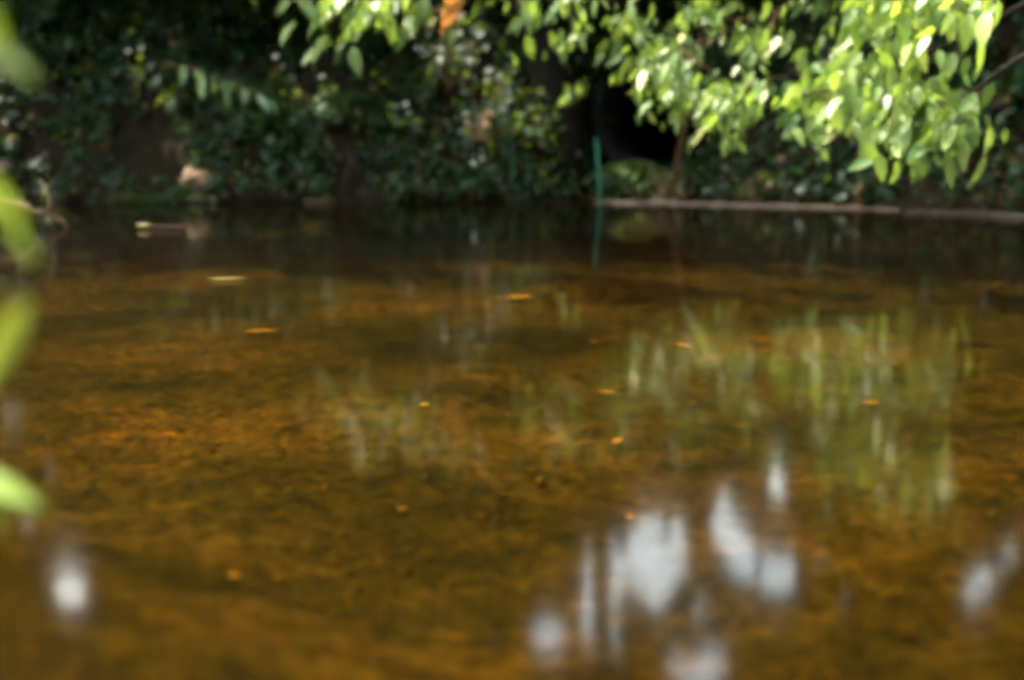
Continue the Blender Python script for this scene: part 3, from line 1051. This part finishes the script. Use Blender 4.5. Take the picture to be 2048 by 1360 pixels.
# ------------------------------------------------------------------ floating and sunken things
def flat_leaf(label, px, py, z, L, wr, ang, mat, name, group=None):
    p = atz(px, py, z)
    if z < -.01:
        for _ in range(4):
            z = height([p[:2]])[0] + .012
            p = atz(px, py, z)
    rng = np.random.default_rng(int(px + py))
    me = leaf_obj_mesh(name, L, L * wr, M[mat], rng, .2, rng.uniform(-.1, .1))
    o = link(name, me)
    o.location = [float(c) for c in p + np.array([-math.cos(ang) * L / 2, -math.sin(ang) * L / 2, .006])]
    o.rotation_euler = (rng.normal(0, .12), rng.normal(0, .1), ang)
    return tag(o, label, 'leaf', group)


SG = 'sunken leaves on the pond bed'
for px, py, L, wr, ang, mt, lab in [
    (850, 812, .035, .5, .3, 'sunken', 'tiny pale gold sunken leaf left of the middle of the pond'),
    (1215, 789, .075, .35, -.5, 'sunken', 'slender gold sunken leaf lying level in the middle of the pond'),
    (1405, 765, .045, .45, .1, 'sunken', 'small gold sunken leaf below the green reflections'),
    (1190, 686, .05, .4, .2, 'sunken', 'small gold sunken leaf farther out near the middle'),
    (1236, 886, .04, .7, .8, 'sunken', 'round gold sunken leaf just left of the golden sand'),
    (806, 1019, .035, .3, .9, 'sunken', 'thin slanting gold sunken leaf in the lower middle'),
    (1080, 960, .045, .5, 1.3, 'orange', 'reddish brown sunken leaf in the lower middle'),
    (1262, 1038, .022, .6, .1, 'sunken', 'tiny gold sunken leaf just above the sky reflections'),
    (1742, 808, .06, .4, .2, 'orange', 'rust coloured sunken leaf at the right below the leaf reflections'),
    (525, 665, .16, .25, .15, 'sunken', 'long gold sunken leaf at the left of the pond'),
    (1372, 690, .09, .3, .1, 'sunken', 'dull gold sunken leaf left of the bright leaf reflections'),
    (470, 1155, .022, .7, .4, 'sunken', 'tiny gold sunken leaf at the lower left'),
    (1040, 597, .16, .3, .1, 'sunken', 'gold sunken leaf far out in the middle of the pond'),
    (340, 870, .04, .6, .7, 'orange', 'small rust sunken leaf left of the golden sand patch'),
]:
    flat_leaf(lab, px, py, -.25, L, wr, ang, mt, 'sunken_leaf', SG)

flat_leaf('yellow-green leaf floating on the water at the left', 455, 560, .002, .16, .12, .05, 'yellow', 'floating_leaf')

# floating twig with a yellow leaf
tw = thing('floating_twig', 'pale twig with a yellow leaf floating near the left shore', 'twig', atz(322, 455, 0))
a, b = atz(278, 455, .012), atz(366, 454, .018)
part('stick', *tube(np.array([a, (a + b) / 2 + [0, .02, .006], b]), np.array([.003, .004, .007]), 6), M['bark_pale'], tw)
me = leaf_obj_mesh('yellow_leaf', .10, .025, M['yellow'], np.random.default_rng(1), .2, .05)
place_leaf(me, a + np.array([-.02, 0, .014]), np.array([1, .05, .1]), np.array([0, -.5, .8]), 1, tw, bpy_offsets[tw.name])

# dead branch at the left shore
a, b, c = atz(40, 436, .10), atz(95, 428, .10), atz(150, 452, .0)
v, f = tube(bez(a + [-.5, .2, .1], b + [0, 0, .1], c + [0, 0, -.03], 12) + wob((12, 3), .012), np.linspace(.03, .012, 12), 7)
v2, f2 = tube(bez(b, b + [.05, 0, .12], b + [-.05, .05, .22], 5), np.linspace(.012, .005, 5), 5)
V, Fc = join([(v, f), (v2, f2)])
solo('dead_branch', V, Fc, M['bark_pale'], 'bare pale brown dead branch dipping into the water at the left', 'branch', c)

# gravel and detritus on the bed
def gravel():
    rng = np.random.default_rng(77)
    n = 5200
    y = .9 + 5.5 * rng.random(n) ** 1.6
    P = np.column_stack([rng.uniform(-.62, .62, n) * y, y])
    s = sdf(P); P = P[s < -.15]
    n = len(P)
    z = height(P)
    base = np.array([[1, 0, 0], [-.5, .87, 0], [-.5, -.87, 0], [0, 0, .55], [.25, .8, .3], [-.9, .1, .25], [.5, -.75, .3]])
    fc = [(0, 4, 3), (4, 1, 3), (1, 5, 3), (5, 2, 3), (2, 6, 3), (6, 0, 3), (0, 1, 4), (1, 2, 5), (2, 0, 6)]
    sz = rng.uniform(.003, .008, n) * rng.choice([1, 1, 1, 1.8], n)
    an = rng.uniform(0, 6.28, n)
    ca, sa = np.cos(an), np.sin(an)
    B = base[None] * sz[:, None, None] * rng.uniform(.7, 1.3, (n, 1, 3))
    X = B[..., 0] * ca[:, None] - B[..., 1] * sa[:, None]
    Y = B[..., 0] * sa[:, None] + B[..., 1] * ca[:, None]
    v = np.stack([X + P[:, :1], Y + P[:, 1:2], B[..., 2] + z[:, None]], -1).reshape(-1, 3)
    f = (np.array(fc)[None] + (np.arange(n) * 7)[:, None, None]).reshape(-1, 3)
    o = link('gravel', mesh_from('gravel', v, f, M['pebble'], smooth=False), kind='stuff')
    tag(o, 'fine brown gravel strewn over the pond bed', 'gravel')


gravel()
